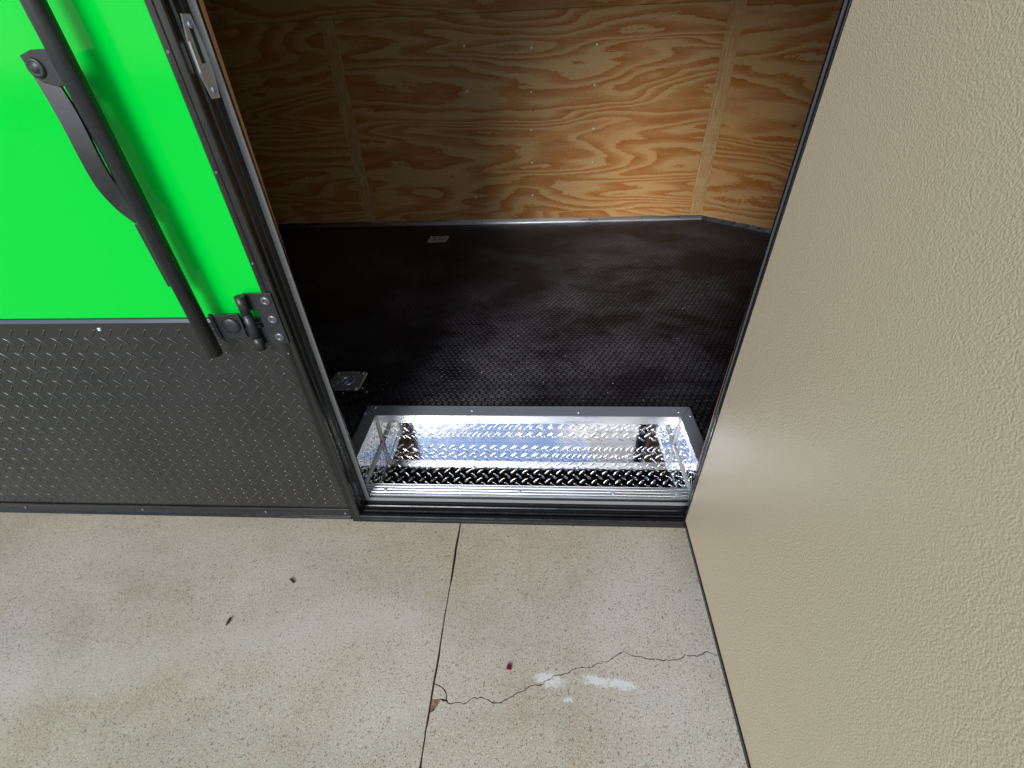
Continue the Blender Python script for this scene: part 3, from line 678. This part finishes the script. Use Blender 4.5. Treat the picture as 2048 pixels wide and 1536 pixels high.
# --- polished step well
part('step_tread', box(X0 - 0.001, X1 + 0.001, 0.0045, YS + 0.001, -0.004, 0.0), 'mirror', label='polished diamond tread plate step in the doorway')
tr = [o for o in T.children if o.name == 'step_tread'][0]
ri = part('step_riser', box(X0 - 0.001, X1 + 0.001, YS, YS + 0.0018, 0.0003, FZ - 0.0005), 'mirror')
PP = 0.0325
part('tread_lugs', lug_field(X0, X1, 0.038, YS, PP, lambda u, v, h: (u, v, h), L=0.0245, Wd=0.0066, H=0.0010, u0=0.013, v0=0.012), 'mirror', tr, kind='stuff')
part('tread_lugs', lug_field(X0, X1, 0.0, FZ - 0.027, PP, lambda u, v, h: (u, YS - h, v), L=0.0245, Wd=0.0066, H=0.0010, u0=0.02, v0=0.02), 'mirror', ri, kind='stuff')
for xe, s in ((X0, 1), (X1, -1)):
    ew = part('step_end', box(min(xe, xe - 0.0018 * s), max(xe, xe - 0.0018 * s), 0.006, YS - 0.0003, 0.0003, FZ - 0.0005), 'mirror')
    part('tread_lugs', lug_field(0.02, YS, 0.0, FZ - 0.02, PP, lambda u, v, h, xe=xe, s=s: (xe + s * h, u, v), L=0.0245, Wd=0.0066, H=0.0010, u0=0.01, v0=0.012), 'mirror', ew, kind='stuff')
    part('sealant_bead', tube([(xe + s * 0.002, YS - 0.002, 0.002), (xe + s * 0.0022, YS - 0.002, FZ * 0.5), (xe + s * 0.002, YS - 0.002, FZ)], [0.0046, 0.0036, 0.0046], 8), 'seal', ew)
    part('sealant_bead', tube([(xe + s * 0.002, 0.040, 0.002), (xe + s * 0.0018, 0.09, 0.002), (xe + s * 0.0026, 0.15, 0.002), (xe + s * 0.002, YS - 0.002, 0.002)], [0.0046, 0.0042, 0.005, 0.0046], 8), 'seal', ew)
for px in (757, 947, 1154, 1350, 1382):
    p = un(px, 935, 2, Z0); scr(tr, p.x, p.y, 0.0003, r=0.0062, axis='Z')
# angle edging round the well: flat top leg on the floor, short leg down inside
BW, SW, TZ = 0.0445, 0.034, FZ + 0.0032
yf = 0.006
def angle_leg(top, inner): 
    return prism([(x, y, FZ + 0.0005) for x, y in top], (0, 0, TZ - FZ - 0.0005), 0.0006)
eb = part('step_edging', angle_leg([(X0, YS), (X1, YS), (X1 + SW, YS + BW), (X0 - SW, YS + BW)], None), 'brush')
el = part('step_edging', angle_leg([(X0 - 0.0004, YS - 0.001), (X0 - SW - 0.0004, YS + BW - 0.001), (X0 - SW - 0.0004, yf), (X0 - 0.0004, yf)], None), 'brush')
er = part('step_edging', angle_leg([(X1 + 0.0004, YS - 0.001), (X1 + SW + 0.0004, YS + BW - 0.001), (X1 + SW + 0.0004, yf), (X1 + 0.0004, yf)], None), 'brush')
part('edging_leg', box(X0 + 0.0015, X1 - 0.0015, YS - 0.0020, YS - 0.0004, FZ - 0.026, TZ - 0.0002, 0.0003), 'angle', eb)
part('edging_leg', box(X0 + 0.0004, X0 + 0.0018, yf, YS - 0.0030, FZ - 0.020, TZ - 0.0002, 0.0003), 'angle', el)
part('edging_leg', box(X1 - 0.0018, X1 - 0.0004, yf, YS - 0.0030, FZ - 0.020, TZ - 0.0002, 0.0003), 'angle', er)
for px, py in ((751, 815), (944, 821), (1157, 825), (1357, 824)):
    p = un(px, py, 2, Z0 + TZ); scr(eb, p.x, p.y, TZ, r=0.0046, axis='Z')
for par, px, py in ((el, 730, 827), (er, 1381, 832)):
    p = un(px, py, 2, Z0 + TZ); scr(par, p.x, p.y, TZ, r=0.0046, axis='Z')
# ribbed aluminium threshold behind the sill
tp = [(0.0042, -0.003), (0.0042, 0.004)]
for k in range(4):
    y = 0.0050 + k * 0.0095; tp += [(y, 0.0062), (y + 0.0020, 0.0072), (y + 0.0042, 0.0062), (y + 0.0056, 0.0048), (y + 0.0080, 0.0048)]
tp += [(0.0430, 0.0060), (0.0450, 0.0030), (0.0450, 0.0004), (0.006, 0.0004)]
th = part('threshold', prism([(X0 + 0.003, y, z) for y, z in tp], (X1 - X0 - 0.006, 0, 0)), 'angle', label='ribbed bright aluminium threshold strip at the front of the step')
for x in (0.04, 0.415, 0.668, 0.835): scr(th, x, 0.0215, 0.0058, r=0.0045, axis='Z')

# --- ceiling and lining above
part('ceiling', prism([(x, y, CZ - 0.012) for x, y in ((XL, 0.02), (XC, 0.02), (AP - 0.02, D / 2), (XC, D - 0.001), (XL, D - 0.001))], (0, 0, 0.0115), 0, lambda c: (c.x, c.y)), 'ceil', seed=20.3)

# --- the open door: hinged at the right jamb, swung out square to the trailer
da = math.atan2(-0.5478 + 0.055, 0.8242 - 0.8413)
dd = Vector((math.cos(da), math.sin(da), 0)); dn_ = Vector((-dd.y, dd.x, 0))      # dd away from the hinge
if dn_.x > 0: dn_ = -dn_                                                             # dn_ points to the inner (beige) face side
DH = Vector((0.8413, -0.0555, 0)); DZ0, DZ1, DW = -0.0095, 1.88, 0.885
def door_box(l0, l1, t0, t1, z0, z1, bev=0.0):
    """l along the door from the hinge, t outwards from the beige face"""
    p = [DH + dd * l + dn_ * t for l, t in ((l0, t0), (l1, t0), (l1, t1), (l0, t1))]
    return prism([Vector((q.x, q.y, z0)) for q in p], (0, 0, z1 - z0), bev)
dr = part('door', door_box(0.004, DW - 0.004, -0.036, -0.0035, DZ0 + 0.004, DZ1 - 0.004), 'black', label='open side door with a pebbled beige inner lining')
part('door_lining', door_box(0.0, DW, -0.0030, 0.0, DZ0 + 0.0065, DZ1, 0.0008), 'beige', dr)
for (l0, l1, z0, z1) in ((-0.003, DW + 0.003, DZ0 - 0.006, DZ0 + 0.006), (-0.003, DW + 0.003, DZ1 + 0.0005, DZ1 + 0.010)):
    part('door_edge', door_box(l0, l1, -0.040, 0.0022, z0, z1, 0.001), 'black', dr)
for (l0, l1) in ((-0.0075, -0.0008), (DW + 0.0008, DW + 0.008)):
    part('door_edge', door_box(l0, l1, -0.040, 0.0018, DZ0 - 0.005, DZ1 + 0.009, 0.001), 'black', dr)
part('door_skin', door_box(-0.02, DW + 0.02, -0.043, -0.0405, DZ0 - 0.02, DZ1 + 0.012), 'green', dr)
for z in (0.25, 0.95, 1.65):
    part('door_hinge', tube([(DH.x + 0.046, DH.y - 0.004, z - 0.05), (DH.x + 0.046, DH.y - 0.004, z + 0.05)], 0.008, 12), 'steel', dr)

# --- running gear, out of the picture
def wheel(x, y):
    ty = lathe([(0.19, -0.09), (0.27, -0.098), (0.325, -0.09), (0.338, -0.06), (0.338, 0.06), (0.325, 0.09), (0.27, 0.098), (0.19, 0.09)], 40, 'Y')
    o = link('wheel', ty, MT['tyre'], T, (x, y, 0.338))
    link('rim', lathe([(0.195, 0.075), (0.185, 0.05), (0.16, 0.03), (0.10, 0.045), (0.05, 0.06), (0.02, 0.062)], 40, 'Y'), MT['zinc'], o)
for y in (-0.165, D + 0.175): wheel(-2.75, y)
me = tube([(-2.75, -0.06, 0.338), (-2.75, D + 0.07, 0.338)], 0.03, 12); link('axle', me, MT['steel'], T)
for y0, y1 in ((-0.30, SK - 0.012), (D + 0.075, D + 0.32)):
    fp = [(-2.75 + 0.43 * math.cos(R(a)), (y0), 0.338 + 0.43 * math.sin(R(a))) for a in range(0, 181, 15)]
    fq = [(-2.75 + 0.42 * math.cos(R(a)), (y0), 0.338 + 0.42 * math.sin(R(a))) for a in range(180, -1, -15)]
    link('fender', prism(fp + fq, (0, y1 - y0, 0)), MT['steel'], T)
for s in (-1, 1):
    link('tongue_beam', tube([(1.6, D / 2 + s * 0.75, 0.33), (3.7, D / 2 + s * 0.03, 0.36)], 0.04, 8), MT['steel'], T)
link('jack_post', tube([(3.2, D / 2, 0.03), (3.2, D / 2, 0.85)], 0.03, 12), MT['steel'], T)
link('jack_foot', lathe([(0.09, 0.0), (0.09, 0.02), (0.04, 0.04), (0.03, 0.05)], 20, 'Z'), MT['steel'], T, (3.2, D / 2, 0.0))
